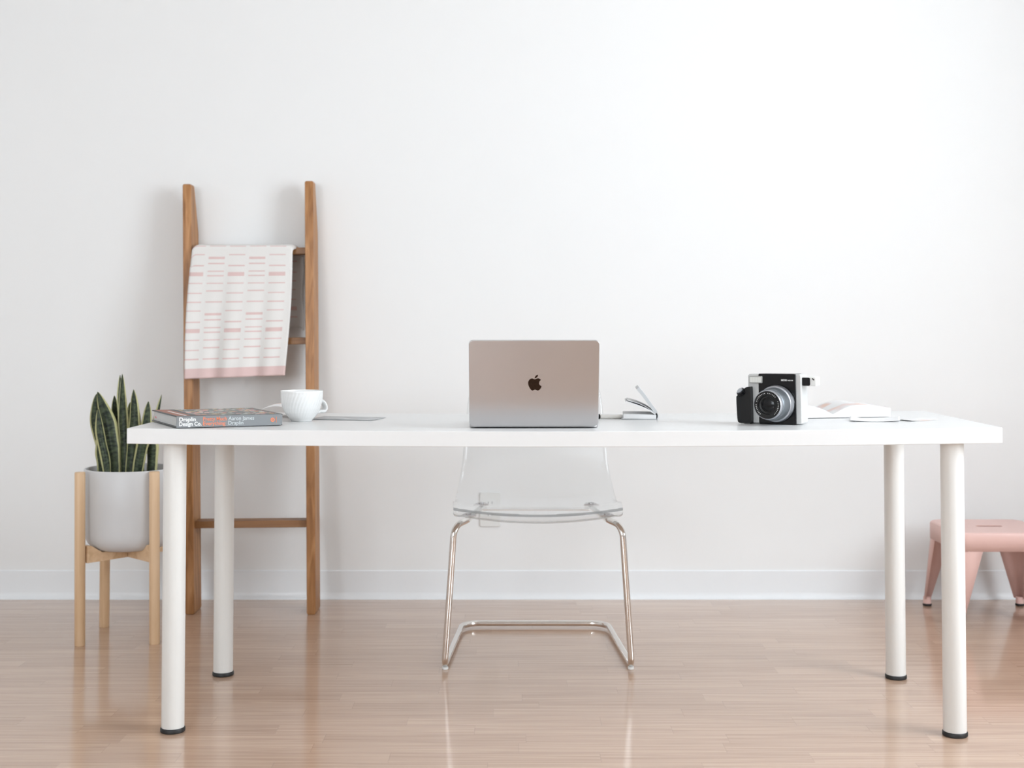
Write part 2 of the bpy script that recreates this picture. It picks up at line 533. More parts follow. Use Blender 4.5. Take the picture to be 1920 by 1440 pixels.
# ------------------------------------------------------------------ mesh helpers
class MB:
    """collects shapes, builds them as ONE mesh object"""
    def __init__(s):
        s.v, s.f, s.mi, s.uv = [], [], [], []

    def add(s, verts, faces, mi=0, uvs=None):
        o = len(s.v)
        s.v += [tuple(p) for p in verts]
        for f in faces:
            s.f.append(tuple(i + o for i in f))
            s.mi.append(mi)
        s.uv += uvs if uvs else [(0, 0)] * len(verts)
        return s

    def box(s, lo, hi, mi=0, mat=None):
        x0, y0, z0 = lo
        x1, y1, z1 = hi
        vs = [Vector(p) for p in ((x0, y0, z0), (x1, y0, z0), (x1, y1, z0), (x0, y1, z0), (x0, y0, z1), (x1, y0, z1), (x1, y1, z1), (x0, y1, z1))]
        if mat:
            vs = [mat @ p for p in vs]
        return s.add(vs, [(0, 3, 2, 1), (4, 5, 6, 7), (0, 1, 5, 4), (1, 2, 6, 5), (2, 3, 7, 6), (3, 0, 4, 7)], mi)

    def prism(s, poly, a, b, mat=None, mi=0):
        """polygon in xy extruded from z=a to z=b, then transformed"""
        n = len(poly)
        vs = [Vector((x, y, a)) for x, y in poly] + [Vector((x, y, b)) for x, y in poly]
        if mat:
            vs = [mat @ p for p in vs]
        fs = [tuple(range(n - 1, -1, -1)), tuple(range(n, 2 * n))]
        fs += [(i, (i + 1) % n, n + (i + 1) % n, n + i) for i in range(n)]
        return s.add(vs, fs, mi)

    def tube(s, pts, r, seg=16, mi=0, cap=True, r1=None):
        pts = [Vector(p) for p in pts]
        n = len(pts)
        tan = [(pts[min(i + 1, n - 1)] - pts[max(i - 1, 0)]).normalized() for i in range(n)]
        up = Vector((0, 0, 1)) if abs(tan[0].z) < 0.9 else Vector((1, 0, 0))
        nx = tan[0].cross(up).normalized()
        vs, fs = [], []
        for i in range(n):
            nx = (nx - tan[i] * nx.dot(tan[i])).normalized()
            ny = tan[i].cross(nx)
            rr = r if r1 is None else r + (r1 - r) * i / (n - 1)
            for k in range(seg):
                a = 2 * pi * k / seg
                vs.append(pts[i] + (nx * cos(a) + ny * sin(a)) * rr)
        for i in range(n - 1):
            for k in range(seg):
                a, b = i * seg + k, i * seg + (k + 1) % seg
                fs.append((a, b, b + seg, a + seg))
        if cap:
            fs.append(tuple(range(seg - 1, -1, -1)))
            fs.append(tuple((n - 1) * seg + k for k in range(seg)))
        return s.add(vs, fs, mi)

    def lathe(s, prof, seg=48, mat=None, mi=0, rfun=None):
        """profile of (r, z); r=0 closes"""
        vs, fs, idx = [], [], []
        for (r, z) in prof:
            if r < 1e-6:
                idx.append([len(vs)])
                vs.append(Vector((0, 0, z)))
            else:
                row = []
                for k in range(seg):
                    a = 2 * pi * k / seg
                    rr = r * (rfun(a, z) if rfun else 1)
                    row.append(len(vs))
                    vs.append(Vector((rr * cos(a), rr * sin(a), z)))
                idx.append(row)
        for A, B in zip(idx[:-1], idx[1:]):
            for k in range(seg):
                k2 = (k + 1) % seg
                if len(A) == 1 and len(B) == 1:
                    continue
                if len(A) == 1:
                    fs.append((A[0], B[k2], B[k]))
                elif len(B) == 1:
                    fs.append((A[k], A[k2], B[0]))
                else:
                    fs.append((A[k], A[k2], B[k2], B[k]))
        if mat:
            vs = [mat @ p for p in vs]
        return s.add(vs, fs, mi)

    def grid(s, nu, nv, fn, mi=0, uvfn=None):
        vs, uvs = [], []
        for j in range(nv + 1):
            for i in range(nu + 1):
                vs.append(fn(i / nu, j / nv))
                uvs.append(uvfn(i / nu, j / nv) if uvfn else (i / nu, j / nv))
        w = nu + 1
        fs = [(j * w + i, j * w + i + 1, (j + 1) * w + i + 1, (j + 1) * w + i) for j in range(nv) for i in range(nu)]
        return s.add(vs, fs, mi, uvs)

    def build(s, name, mats, parent=None, smooth=35, bevel=0.0, bseg=2, loc=None, rot=None, fix=True):
        me = bpy.data.meshes.new(name)
        me.from_pydata(s.v, [], s.f)
        if not isinstance(mats, (list, tuple)):
            mats = [mats]
        for m in mats:
            me.materials.append(m)
        for p, i in zip(me.polygons, s.mi):
            p.material_index = i
        ul = me.uv_layers.new(name='UVMap')
        for l in me.loops:
            ul.data[l.index].uv = s.uv[l.vertex_index]
        if fix:
            bm = bmesh.new()
            bm.from_mesh(me)
            bmesh.ops.recalc_face_normals(bm, faces=bm.faces)
            bm.to_mesh(me)
            bm.free()
        if smooth:
            me.shade_smooth()
            me.set_sharp_from_angle(angle=radians(smooth))
        o = bpy.data.objects.new(name, me)
        C.objects.link(o)
        if parent:
            o.parent = parent
        if loc:
            o.location = loc
        if rot:
            o.rotation_euler = rot
        if bevel > 0:
            b = o.modifiers.new('bevel', 'BEVEL')
            b.width = bevel
            b.segments = bseg
            b.limit_method = 'ANGLE'
            b.angle_limit = radians(40)
        return o


def rrect(w, h, r, n=6, cx=0, cy=0):
    pts = []
    for (sx, sy, a0) in ((1, 1, 0), (-1, 1, 90), (-1, -1, 180), (1, -1, 270)):
        for k in range(n + 1):
            a = radians(a0 + 90 * k / n)
            pts.append((cx + sx * (w / 2 - r) + r * cos(a), cy + sy * (h / 2 - r) + r * sin(a)))
    return pts


def catmull(P, n=6, closed=True):
    out = []
    L = len(P)
    for i in range(L if closed else L - 1):
        if closed:
            p = [Vector(P[(i + k) % L]) for k in (-1, 0, 1, 2)]
        else:
            p = [Vector(P[max(0, min(L - 1, i + k))]) for k in (-1, 0, 1, 2)]
        for k in range(n):
            t = k / n
            out.append(0.5 * ((2 * p[1]) + (p[2] - p[0]) * t + (2 * p[0] - 5 * p[1] + 4 * p[2] - p[3]) * t * t + (3 * p[1] - p[0] - 3 * p[2] + p[3]) * t ** 3))
    if not closed:
        out.append(Vector(P[-1]))
    return out


def fillet(P, rads, n=8):
    """polyline with rounded corners"""
    P = [Vector(p) for p in P]
    out = [P[0]]
    for i in range(1, len(P) - 1):
        a, b, c = P[i - 1], P[i], P[i + 1]
        d1, d2 = (a - b).normalized(), (c - b).normalized()
        ang = d1.angle(d2)
        r = rads if isinstance(rads, (int, float)) else rads[i - 1]
        t = r / math.tan(ang / 2)
        p1, p2 = b + d1 * t, b + d2 * t
        ctr = b + (d1 + d2).normalized() * (r / sin(ang / 2))
        v1, v2 = p1 - ctr, p2 - ctr
        th = v1.angle(v2)
        for k in range(n + 1):
            s = k / n
            out.append(ctr + (v1 * sin((1 - s) * th) + v2 * sin(s * th)) / sin(th))
    out.append(P[-1])
    return out


def text_mesh(name, body, mat, parent, width, loc, rot, size=0.01, bold=0.0, depth=0.0002):
    cu = bpy.data.curves.new(name, 'FONT')
    cu.body = body
    cu.size = size
    cu.offset = bold
    cu.extrude = depth
    cu.resolution_u = 3
    t = bpy.data.objects.new(name + '_curve', cu)
    C.objects.link(t)
    dg = bpy.context.evaluated_depsgraph_get()
    me = bpy.data.meshes.new_from_object(t.evaluated_get(dg))
    bpy.data.objects.remove(t)
    bpy.data.curves.remove(cu)
    me.name = name
    xs = [v.co.x for v in me.vertices]
    w = max(xs) - min(xs)
    x0 = min(xs)
    for v in me.vertices:
        v.co.x = (v.co.x - x0) * width / w
    me.materials.clear()
    me.materials.append(mat)
    o = bpy.data.objects.new(name, me)
    C.objects.link(o)
    o.parent = parent
    o.location = loc
    o.rotation_euler = rot
    return o


def tag(o, label, cat, group=None):
    o['label'] = label
    o['category'] = cat
    if group:
        o['group'] = group
    return o


def thing(name, label, cat, loc=(0, 0, 0), rz=0.0, group=None):
    o = bpy.data.objects.new(name, None)
    o.empty_display_size = 0.05
    C.objects.link(o)
    o.location = loc
    o.rotation_euler = (0, 0, rz)
    return tag(o, label, cat, group)


def struct(o):
    o['kind'] = 'structure'
    return o


# ------------------------------------------------------------------ room
YW = 4.535                    # face of the back wall
XL, XR, YF, ZC = -3.0, 2.6, -2.3, 2.75
struct(MB().box((XL - 0.2, YF - 0.2, -0.1), (XR + 0.2, YW + 0.2, 0)).build('floor', M['floor'], smooth=0))
struct(MB().box((XL - 0.2, YF - 0.2, ZC), (XR + 0.2, YW + 0.2, ZC + 0.1)).build('ceiling', M['ceiling'], smooth=0))
struct(MB().box((XL - 0.2, YW, 0), (XR + 0.2, YW + 0.2, ZC)).build('wall_back', M['wall'], smooth=0))
struct(MB().box((XL - 0.2, YF, 0), (XL, YW, ZC)).build('wall_left', M['wall'], smooth=0))
# right wall with its window opening
wy0, wy1, wz0, wz1 = 1.1, 2.8, 0.7, 2.6
w = MB()
w.box((XR, YF, 0), (XR + 0.2, wy0, ZC)).box((XR, wy1, 0), (XR + 0.2, YW, ZC))
w.box((XR, wy0, 0), (XR + 0.2, wy1, wz0)).box((XR, wy0, wz1), (XR + 0.2, wy1, ZC))
struct(w.build('wall_right', M['wall'], smooth=0))
# wall behind the camera with the opening added for the fill light
fx0, fx1, fz0, fz1 = -2.7, -1.2, 0.75, 2.45
w = MB()
w.box((XL - 0.2, YF - 0.2, 0), (fx0, YF, ZC)).box((fx1, YF - 0.2, 0), (XR + 0.2, YF, ZC))
w.box((fx0, YF - 0.2, 0), (fx1, YF, fz0)).box((fx0, YF - 0.2, fz1), (fx1, YF, ZC))
struct(w.build('wall_front', M['wall'], smooth=0))


def window_right():
    f = MB()
    x0, x1 = XR + 0.06, XR + 0.12
    f.box((x0, wy0, wz0), (x1, wy1, wz0 + 0.06)).box((x0, wy0, wz1 - 0.06), (x1, wy1, wz1))
    for y in (wy0, (wy0 + wy1) / 2 - 0.025, wy1 - 0.05):
        f.box((x0, y, wz0 + 0.06), (x1, y + 0.05, wz1 - 0.06))
    o = struct(f.build('window_1', M['window_frame'], smooth=0))
    MB().box((XR + 0.085, wy0 + 0.05, wz0 + 0.06), (XR + 0.091, wy1 - 0.05, wz1 - 0.06)).build('pane', M['pane'], o, smooth=0)


def rear_fill_window():  # unseen window added around the fill light
    f = MB()
    y0, y1 = YF - 0.12, YF - 0.06
    f.box((fx0, y0, fz0), (fx1, y1, fz0 + 0.06)).box((fx0, y0, fz1 - 0.06), (fx1, y1, fz1))
    for x in (fx0, (fx0 + fx1) / 2 - 0.025, fx1 - 0.05):
        f.box((x, y0, fz0 + 0.06), (x + 0.05, y1, fz1 - 0.06))
    o = struct(f.build('fill_window', M['window_frame'], smooth=0))
    MB().box((fx0 + 0.05, YF - 0.093, fz0 + 0.06), (fx1 - 0.05, YF - 0.087, fz1 - 0.06)).build('pane', M['pane'], o, smooth=0)


window_right()
rear_fill_window()

# cove base along the back wall: flat vinyl with a toe that flares on the floor
prof = [(0, 0), (-0.016, 0), (-0.0155, 0.003), (-0.010, 0.008), (-0.0062, 0.015), (-0.005, 0.024), (-0.005, 0.0955), (-0.0035, 0.0975), (0, 0.0975)]
b = MB()
R = Matrix(((0, 0, 1, 0), (1, 0, 0, YW), (0, 1, 0, 0), (0, 0, 0, 1)))
b.prism(prof, XL, XR, R)
struct(b.build('baseboard_back', M['baseboard'], smooth=30))

# outlet behind the chair
t = thing('wall_outlet', 'white double socket plate low on the wall behind the clear chair', 'outlet', (-0.0755, YW, 0.307))
o = MB().prism(rrect(0.072, 0.118, 0.006), 0, 0.005, Matrix.Rotation(radians(90), 4, 'X')).build('cover_plate', M['glide'], t, bevel=0.0015)
for dz in (-0.0195, 0.0195):
    s_ = MB().prism(rrect(0.033, 0.028, 0.010), 0.005, 0.0068, Matrix.Translation((0, 0, dz)) @ Matrix.Rotation(radians(90), 4, 'X')).build('socket', M['glide'], t)
    q = MB()
    q.box((-0.0075, -0.0072, dz - 0.001), (-0.0058, -0.0066, dz + 0.008)).box((0.0058, -0.0072, dz - 0.001), (0.0075, -0.0066, dz + 0.008))
    q.build('slots', M['black_rubber'], s_, smooth=0)

# ------------------------------------------------------------------ table
TX, TY, TR, TT_, THK = 0.1144, 2.9882, -0.017, 0.7081, 0.0356
TABLE = Matrix.Translation((TX, TY, 0)) @ Matrix.Rotation(TR, 4, 'Z')


def table_z(a):
    """top of the board at local a in -1..1: it sags a little in the middle"""
    return TT_ - 0.0008 + 0.0022 * a - 0.0080 * (1 - a * a)


def tz(x, y):
    p = TABLE.inverted() @ Vector((x, y, 0))
    return table_z(p.x)


def seat_on(o, cx, cy, w=0.06):
    """lean a thing with the slope of the sagging board and rest it there"""
    dx = (tz(cx + w, cy) - tz(cx - w, cy)) / (2 * w)
    dy = (tz(cx, cy + w) - tz(cx, cy - w)) / (2 * w)
    n = Vector((-dx, -dy, 1)).normalized()
    q = Vector((0, 0, 1)).rotation_difference(n) @ Matrix.Rotation(o.rotation_euler.z, 3, 'Z').to_quaternion()
    o.rotation_euler = q.to_euler()
    o.location.z = tz(cx, cy) + dx * (o.location.x - cx) + dy * (o.location.y - cy) + 0.0022 * w / 0.06 * 0.3


desk = thing('desk', 'long white desk on four round white legs in the middle of the room', 'desk', (TX, TY, 0), TR)
NB = 48
vs, fs = [], []
for i in range(NB + 1):
    a = -1 + 2 * i / NB
    z = table_z(a)
    for (yy, zz) in ((0, z - THK), (0.6, z - THK), (0.6, z), (0, z)):
        vs.append((a, yy, zz))
for i in range(NB):
    for k in range(4):
        fs.append((i * 4 + k, i * 4 + (k + 1) % 4, (i + 1) * 4 + (k + 1) % 4, (i + 1) * 4 + k))
fs += [(3, 2, 1, 0), tuple(NB * 4 + k for k in range(4))]
MB().add(vs, fs).build('tabletop', M['table'], desk, smooth=30, bevel=0.0012)
for sx in (-1, 1):
    for yy in (0.055, 0.545):
        ax = sx * 0.903
        zt = table_z(ax) - THK
        leg = MB().lathe([(0, 0.009), (0.0255, 0.009), (0.0262, 0.011), (0.0262, zt - 0.0003), (0, zt - 0.0003)], 40, Matrix.Translation((ax, yy, 0))).build('leg', M['leg_white'], desk)
        MB().lathe([(0, 0), (0.0268, 0), (0.0284, 0.002), (0.0284, 0.0085), (0.0272, 0.0105), (0.0262, 0.0107), (0, 0.0088)], 40, Matrix.Translation((ax, yy, 0))).build('foot_cap', M['black_rubber'], leg)

# ------------------------------------------------------------------ ladder
lad = thing('wooden_ladder', 'brown wooden ladder leaning on the wall with a towel over its top rung', 'ladder', (-0.87, 4.283, 0))
LX, LY = -0.87, 4.283
SL = 0.1135                      # lean of the front face, metres of depth per metre of height


def rail(xb, xt, ztop):
    """front-left edge runs from (xb, 0) to (xt, ztop); upper back corner is cut away"""
    W, D = 0.029, 0.105
    b = MB()
    secs = [(0.0, D - 0.003), (0.006, D), (1.262, D), (ztop - 0.006, 0.05), (ztop, 0.046)]
    vs, fs = [], []
    for i, (z, d) in enumerate(secs):
        k = z / ztop
        x = xb + (xt - xb) * k - LX
        y = SL * z
        e = 0.0025 if i in (0, len(secs) - 1) else 0
        vs += [(x + e, y + e, z), (x + W - e, y + e, z), (x + W - e, y + d, z), (x + e, y + d, z)]
    n = len(secs)
    for i in range(n - 1):
        for k in range(4):
            fs.append((i * 4 + k, i * 4 + (k + 1) % 4, (i + 1) * 4 + (k + 1) % 4, (i + 1) * 4 + k))
    fs += [(3, 2, 1, 0), tuple((n - 1) * 4 + k for k in range(4))]
    b.add(vs, fs)
    return b.build('rail', M['ladder'], lad, smooth=25, bevel=0.002)


rail(-1.0660, -1.1271, 1.427)
rail(-0.6695, -0.7095, 1.438)
for zl, zr in ((0.284, 0.2875), (0.586, 0.590), (0.887, 0.8915), (1.192, 1.198)):
    kl, kr = zl / 1.427, zr / 1.438
    x0 = -1.066 - 0.0611 * kl + 0.026 - LX
    x1 = -0.6695 - 0.040 * kr + 0.004 - LX
    y0, y1 = SL * zl + 0.018, SL * zl + 0.082
    h = 0.0115
    v = [(x0, y0, zl - h), (x1, y0, zr - h), (x1, y1, zr - h), (x0, y1, zl - h), (x0, y0, zl + h), (x1, y0, zr + h), (x1, y1, zr + h), (x0, y1, zl + h)]
    MB().add(v, [(0, 3, 2, 1), (4, 5, 6, 7), (0, 1, 5, 4), (1, 2, 6, 5), (2, 3, 7, 6), (3, 0, 4, 7)]).build('rung', M['rung'], lad, bevel=0.002)

# ------------------------------------------------------------------ towel over the top rung
ZTOP = 1.2155
FRONT, OVER, BACK = 0.445, 0.100, 0.265


def towel_pt(u, v):
    s = v * (FRONT + OVER + BACK)          # metres from the front hem
    if s < FRONT:                           # hanging in front of the rails
        k = 1 - s / FRONT                   # 0 at the rung, 1 at the hem
        z = ZTOP - 0.012 - (FRONT - s) * 0.985 + 0.012 * u * k
        xl = -1.083 - 0.006 * k - 0.006 * sin(k * pi)
        xr = -0.743 - 0.010 * k + 0.004 * sin(k * pi * 1.3)
        y = LY + SL * z - 0.012
        y -= k * (0.006 + 0.006 * sin(u * 15 + 0.8) + 0.004 * sin(u * 31 + k * 2)) + 0.003 * sin(u * 9 + 4 * k) * k
        y -= 0.006 * (1 - u) * k
    elif s < FRONT + OVER:
        q = (s - FRONT) / OVER
        a = q * pi
        z = ZTOP - 0.012 + 0.016 * sin(a) ** 0.6 - 0.004 * q
        yf = LY + SL * (ZTOP - 0.012) - 0.012
        y = yf + (1 - cos(a)) / 2 * 0.108
        xl = -1.083 + 0.01 * q
        xr = -0.743 + 0.018 * q
    else:
        q = (s - FRONT - OVER) / BACK
        z = ZTOP - 0.016 - q * BACK * 0.99
        y = LY + SL * (ZTOP - 0.012) - 0.012 + 0.108 - 0.012 * q + 0.004 * sin(u * 14) * q
        xl = -1.073 + 0.006 * q
        xr = -0.725 + 0.004 * q + 0.003 * sin(q * 9)
    # rounded shoulder: the cloth droops a little at both ends of the rung
    if s > FRONT * 0.86:
        e = min(u, 1 - u)
        z -= 0.012 * max(0, 1 - e / 0.05) ** 2
    return (xl + (xr - xl) * u, y, z)


tw = MB()
tot = FRONT + OVER + BACK
tw.grid(60, 150, towel_pt, uvfn=lambda u, v: (u * 0.342, (FRONT + 0.012) - v * tot))
to = tw.build('towel', M['towel'], smooth=180, fix=False)
sm = to.modifiers.new('thickness', 'SOLIDIFY')
sm.thickness = 0.005
sm.offset = 0
tag(to, 'white towel with pink dashes folded over the top rung of the ladder', 'towel')

# ------------------------------------------------------------------ plant and its stand
PX, PY = -1.168, 4.002
stand = thing('plant_stand', 'pale wooden four-legged plant stand holding the grey pot', 'plant stand', (PX, PY, 0))
legs = [(-1.2735, 3.874, 0.005), (-1.0585, 3.893, 0.005), (-1.0625, 4.128, 0.0), (-1.2760, 4.112, 0.0)]
for (x, y, ln) in legs:
    MB().lathe([(0, 0), (0.0142, 0), (0.0154, 0.002), (0.0154, 0.506), (0.0142, 0.5085), (0, 0.5085)], 28, Matrix(((1, 0, -ln / 0.5, x - PX), (0, 1, 0, y - PY), (0, 0, 1, 0), (0, 0, 0, 1)))).build('leg', M['stand'], stand)
for (i, j, lap) in ((0, 2, 0), (1, 3, 1)):
    p, q = Vector((legs[i][0] - PX, legs[i][1] - PY, 0)), Vector((legs[j][0] - PX, legs[j][1] - PY, 0))
    d = (q - p)
    L = d.length
    ang = math.atan2(d.y, d.x)
    # cradle profile: taller at the legs, low in the middle; the two braces are halved over each other
    e = 0.0145
    zl, zh = 0.240, 0.266
    zlo = 0.2535 if lap == 0 else zl
    zhi = zh if lap == 0 else 0.2530
    hw = 0.0135
    pf = [(e, zl), (L / 2 - hw, zl), (L / 2 - hw, zlo), (L / 2 + hw, zlo), (L / 2 + hw, zl), (L - e, zl), (L - e, 0.290), (L - e - 0.012, 0.290), (L - e - 0.05, zh),
          (L / 2 + hw, zh), (L / 2 + hw, zhi), (L / 2 - hw, zhi), (L / 2 - hw, zh), (e + 0.05, zh), (e + 0.012, 0.290), (e, 0.290)]
    mt = Matrix.Translation(p) @ Matrix.Rotation(ang, 4, 'Z') @ Matrix.Rotation(radians(90), 4, 'X')
    MB().prism(pf, -0.0125, 0.0125, mt).build('brace', M['brace'], stand, smooth=20)

plant = thing('potted_snake_plant', 'snake plant with yellow-edged leaves in a pale grey pot on the stand', 'plant', (PX, PY, 0.2662))
RP, HP = 0.1345, 0.2425
pp = [(0, 0), (0.085, 0)]
for k in range(1, 10):
    a = radians(90 * k / 9)
    pp.append((0.085 + (RP - 0.004 - 0.085) * sin(a), 0.052 * (1 - cos(a))))
pp += [(RP - 0.002, 0.13), (RP, HP - 0.003), (RP - 0.002, HP), (RP - 0.006, HP), (RP - 0.008, HP - 0.003), (RP - 0.009, 0.16), (0, 0.16)]
MB().lathe(pp, 72).build('pot', M['pot'], plant, smooth=50)


def soil_fn():
    s = MB()
    rings = []
    for i in range(9):
        rr = (RP - 0.0105) * i / 8
        rings.append((rr, 0.212 + 0.002 * random.random()))
    rings.append((RP - 0.0105, 0.165))
    s.lathe(rings, 40, rfun=lambda a, z: 1)
    s.lathe([(RP - 0.0105, 0.165), (0, 0.165)], 40)
    s.build('soil', M['soil'], plant)


soil_fn()


def leaf(pts, wid, d0, d1, twist=0.0, cup=0.25, tw1=None):
    """pts: centre line as (x, height above rim) in cm; wid: greatest width in cm; d0,d1: depth in cm at base and tip"""
    pts3 = []
    n = len(pts)
    for i, (x, h) in enumerate(pts):
        k = i / (n - 1)
        pts3.append((x / 100, (d0 + (d1 - d0) * k) / 100, HP + h / 100 - 0.001))
    path = catmull(pts3, 10, closed=False)
    m_ = len(path)
    nu = 8
    tw1 = twist if tw1 is None else tw1

    def width(k):
        # sheath-narrow base, broad middle, pointed tip
        if k < 0.55:
            return 0.70 + 0.30 * sin(k / 0.55 * pi / 2)
        q = (k - 0.55) / 0.45
        return max(0.02, (1 - q ** 2.1))

    def fn(u, v):
        i = min(m_ - 1, int(round(v * (m_ - 1))))
        c = path[i]
        ta = (path[min(i + 1, m_ - 1)] - path[max(i - 1, 0)]).normalized()
        a = twist + (tw1 - twist) * v
        side = Vector((cos(a), sin(a), 0))
        side = (side - ta * side.dot(ta)).normalized()
        nrm = ta.cross(side)
        s = (u - 0.5) * 2
        hw = wid / 200 * width(v)
        wav = 1 + 0.05 * sin(v * 17 + wid * 3)
        return c + side * s * hw * wav + nrm * (cup * hw * (s * s - 0.5))
    b = MB().grid(nu, m_ - 1, fn)
    o = b.build('leaf', M['leaf'], plant, smooth=180, fix=False)
    md = o.modifiers.new('thickness', 'SOLIDIFY')
    md.thickness = 0.0018
    md.offset = 0
    return o


D = -3.2     # base of every leaf is in the soil, below the rim
leaf([(-6.4, D), (-8.0, 4), (-10.2, 12), (-10.6, 18), (-10.1, 22.6)], 3.4, 0, -1, 0.25, 0.5, -0.1)
leaf([(-7.6, D), (-7.9, 2), (-8.2, 7), (-8.5, 13)], 4.0, -1.5, -2, 0.1, 0.4)
leaf([(-3.9, D), (-5.0, 6), (-6.5, 14), (-9.8, 23.2)], 5.0, -2.5, -1, 0.15, 0.5)
leaf([(-4.6, D), (-5.4, 3), (-7.3, 11), (-8.2, 18.3)], 2.8, -7.0, -5.5, 0.5, 0.7)
leaf([(-4.4, D), (-5.2, 8), (-6.2, 16), (-6.5, 21.8)], 2.4, 5, 5, 0.2, 0.4)
leaf([(-2.9, D), (-3.7, 10), (-4.4, 20), (-4.7, 28.2)], 2.6, 4, 4.5, 1.0, 0.4)
leaf([(-1.2, D), (-1.5, 6), (-2.2, 16), (-2.6, 28.6)], 3.2, -1.5, 0, -0.1, 0.5)
leaf([(-0.4, D), (-0.5, 8), (-0.6, 15), (-1.0, 19.8)], 3.2, 2.5, 3, 0.6, 0.5)
leaf([(2.2, D), (1.4, 8), (0.5, 16), (-0.9, 22)], 2.6, 6, 6, 1.1, 0.4)
leaf([(0.9, D), (1.4, 6), (1.9, 14), (1.5, 24)], 3.9, -3.5, -2, -0.1, 0.5)
leaf([(3.2, D), (4.4, 5), (5.7, 12), (6.3, 20.4)], 3.7, -4.5, -3, 0.3, 0.6)
leaf([(7.2, D), (7.3, 6), (7.3, 13), (8.9, 22.2)], 2.8, 1, 2, 0.9, 0.6, 1.25)
leaf([(6.4, D), (6.6, 4), (6.2, 9), (5.6, 13)], 4.2, 0, 0.5, -0.3, 0.5)

# ------------------------------------------------------------------ clear chair
CX, CY = 0.0715, 3.585
chair = thing('clear_chair', 'clear plastic chair on a chrome cantilever frame behind the desk', 'chair', (CX, CY, 0))
prof3 = catmull([(0.016, 0.4185), (0.004, 0.4240), (-0.001, 0.4320), (0.003, 0.4390), (0.016, 0.4425), (0.08, 0.4445), (0.20, 0.432), (0.32, 0.418), (0.395, 0.428), (0.435, 0.475), (0.455, 0.545), (0.485, 0.665), (0.52, 0.800)], 8, closed=False)
prof3 = [(p.x, p.y) for p in [Vector((a.x, a.y, 0)) for a in [Vector((q[0], q[1], 0)) for q in [(v.x, v.y) for v in prof3]]]]


def shell(u, v):
    n = len(prof3) - 1
    f = v * n
    i = min(n - 1, int(f))
    k = f - i
    y = prof3[i][0] + (prof3[i + 1][0] - prof3[i][0]) * k
    z = prof3[i][1] + (prof3[i + 1][1] - prof3[i][1]) * k
    s = (u - 0.5) * 2
    # half width along the profile
    if y < 0.38 and z < 0.46:
        hw = 0.232 + 0.010 * min(1, max(0, y) / 0.2)
    else:
        t = min(1, max(0, (z - 0.42) / 0.10))
        hw = 0.242 - 0.019 * t - 0.022 * max(0, (z - 0.52)) / 0.28
    if v > 0.93:                                   # rounded upper corners
        q = (v - 0.93) / 0.07
        hw *= 1 - 0.22 * (1 - math.sqrt(max(0, 1 - q * q)))
    if v < 0.16:                                   # rounded front corners
        q = (0.16 - v) / 0.16
        hw *= 1 - 0.10 * (1 - math.sqrt(max(0, 1 - q * q)))
    w = 1 - s * s
    seatness = 1 - min(1, max(0, (z - 0.43) / 0.10))
    return (s * hw, y + (1 - seatness) * 0.030 * w, z - 0.018 * w * seatness)


sh = MB().grid(36, 90, shell).build('shell', [M['acrylic'], M['acrylic_refraction']], chair, smooth=180, fix=False)
sh.data.materials.append(M['acrylic_rim'])
md = sh.modifiers.new('thickness', 'SOLIDIFY')
md.thickness = 0.005
md.offset = 0
md.material_offset_rim = 2
for p_ in sh.data.polygons:                         # grey colour imitates the refraction line along the front lip fold
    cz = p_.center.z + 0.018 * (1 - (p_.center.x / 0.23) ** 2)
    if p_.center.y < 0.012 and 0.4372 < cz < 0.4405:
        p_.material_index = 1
r = 0.0088
zb = 0.0145
fp = fillet([(-0.155, 0.36, 0.402), (-0.195, 0.045, 0.404), (-0.229, -0.012, 0.395), (-0.2555, 0.012, zb), (-0.225, 0.515, zb), (0.225, 0.515, zb), (0.2555, 0.012, zb), (0.229, -0.012, 0.395), (0.195, 0.045, 0.404), (0.155, 0.36, 0.402)],
            [0.03, 0.035, 0.022, 0.06, 0.06, 0.022, 0.035, 0.03], 8)
MB().tube(fp, r, 20).build('tube_frame', M['chrome'], chair, smooth=60)
MB().box((-0.157, 0.30, 0.393), (0.157, 0.345, 0.3985)).build('seat_crossbar', M['chrome'], chair, bevel=0.001)
for sx in (-1, 1):
    for yy in (0.075, 0.30):
        p = MB()
        x0 = sx * (0.193 if yy < 0.2 else 0.163)
        p.prism([(x0 - 0.022, yy - 0.018), (x0 + 0.022, yy - 0.018), (x0 + 0.012, yy + 0.022), (x0 - 0.012, yy + 0.022)], 0.4115, 0.4145)
        p.lathe([(0, 0.4145), (0.008, 0.4145), (0.008, 0.418), (0, 0.4195)], 16, Matrix.Translation((x0, yy, 0)))
        p.build('seat_bracket', M['aluminium'], chair)
    MB().lathe([(0, 0), (0.0075, 0), (0.0085, 0.001), (0.0085, 0.0068), (0, 0.0068)], 16, Matrix.Translation((sx * 0.2545, 0.022, 0))).build('glide', M['glide'], chair)

# ------------------------------------------------------------------ pink stool
SX, SY = 1.555, 4.272
stool = thing('metal_stool', 'low pink metal stool by the wall at the right edge of the room', 'stool', (SX, SY, 0))
seat = MB()
outer = rrect(0.312, 0.302, 0.040, 6)
slot = rrect(0.086, 0.028, 0.0139, 6)
n = len(outer)
zt = 0.290
rows = []
for (ins, z) in ((0.0, 0.232), (0.0, 0.2815), (0.0015, 0.2865), (0.006, zt)):
    ro = rrect(0.312 - 2 * ins, 0.302 - 2 * ins, 0.040 - ins * 0.6, 6)
    rows.append([(x, y, z) for x, y in ro])
rows.append([(x, y, zt) for x, y in slot])
rows.append([(x * 0.99, y * 0.96, zt - 0.003) for x, y in slot])
vs = [p for rr in rows for p in rr]
fs = []
for i in range(len(rows) - 1):
    for k in range(n):
        fs.append((i * n + k, i * n + (k + 1) % n, (i + 1) * n + (k + 1) % n, (i + 1) * n + k))
seat.add(vs, fs)
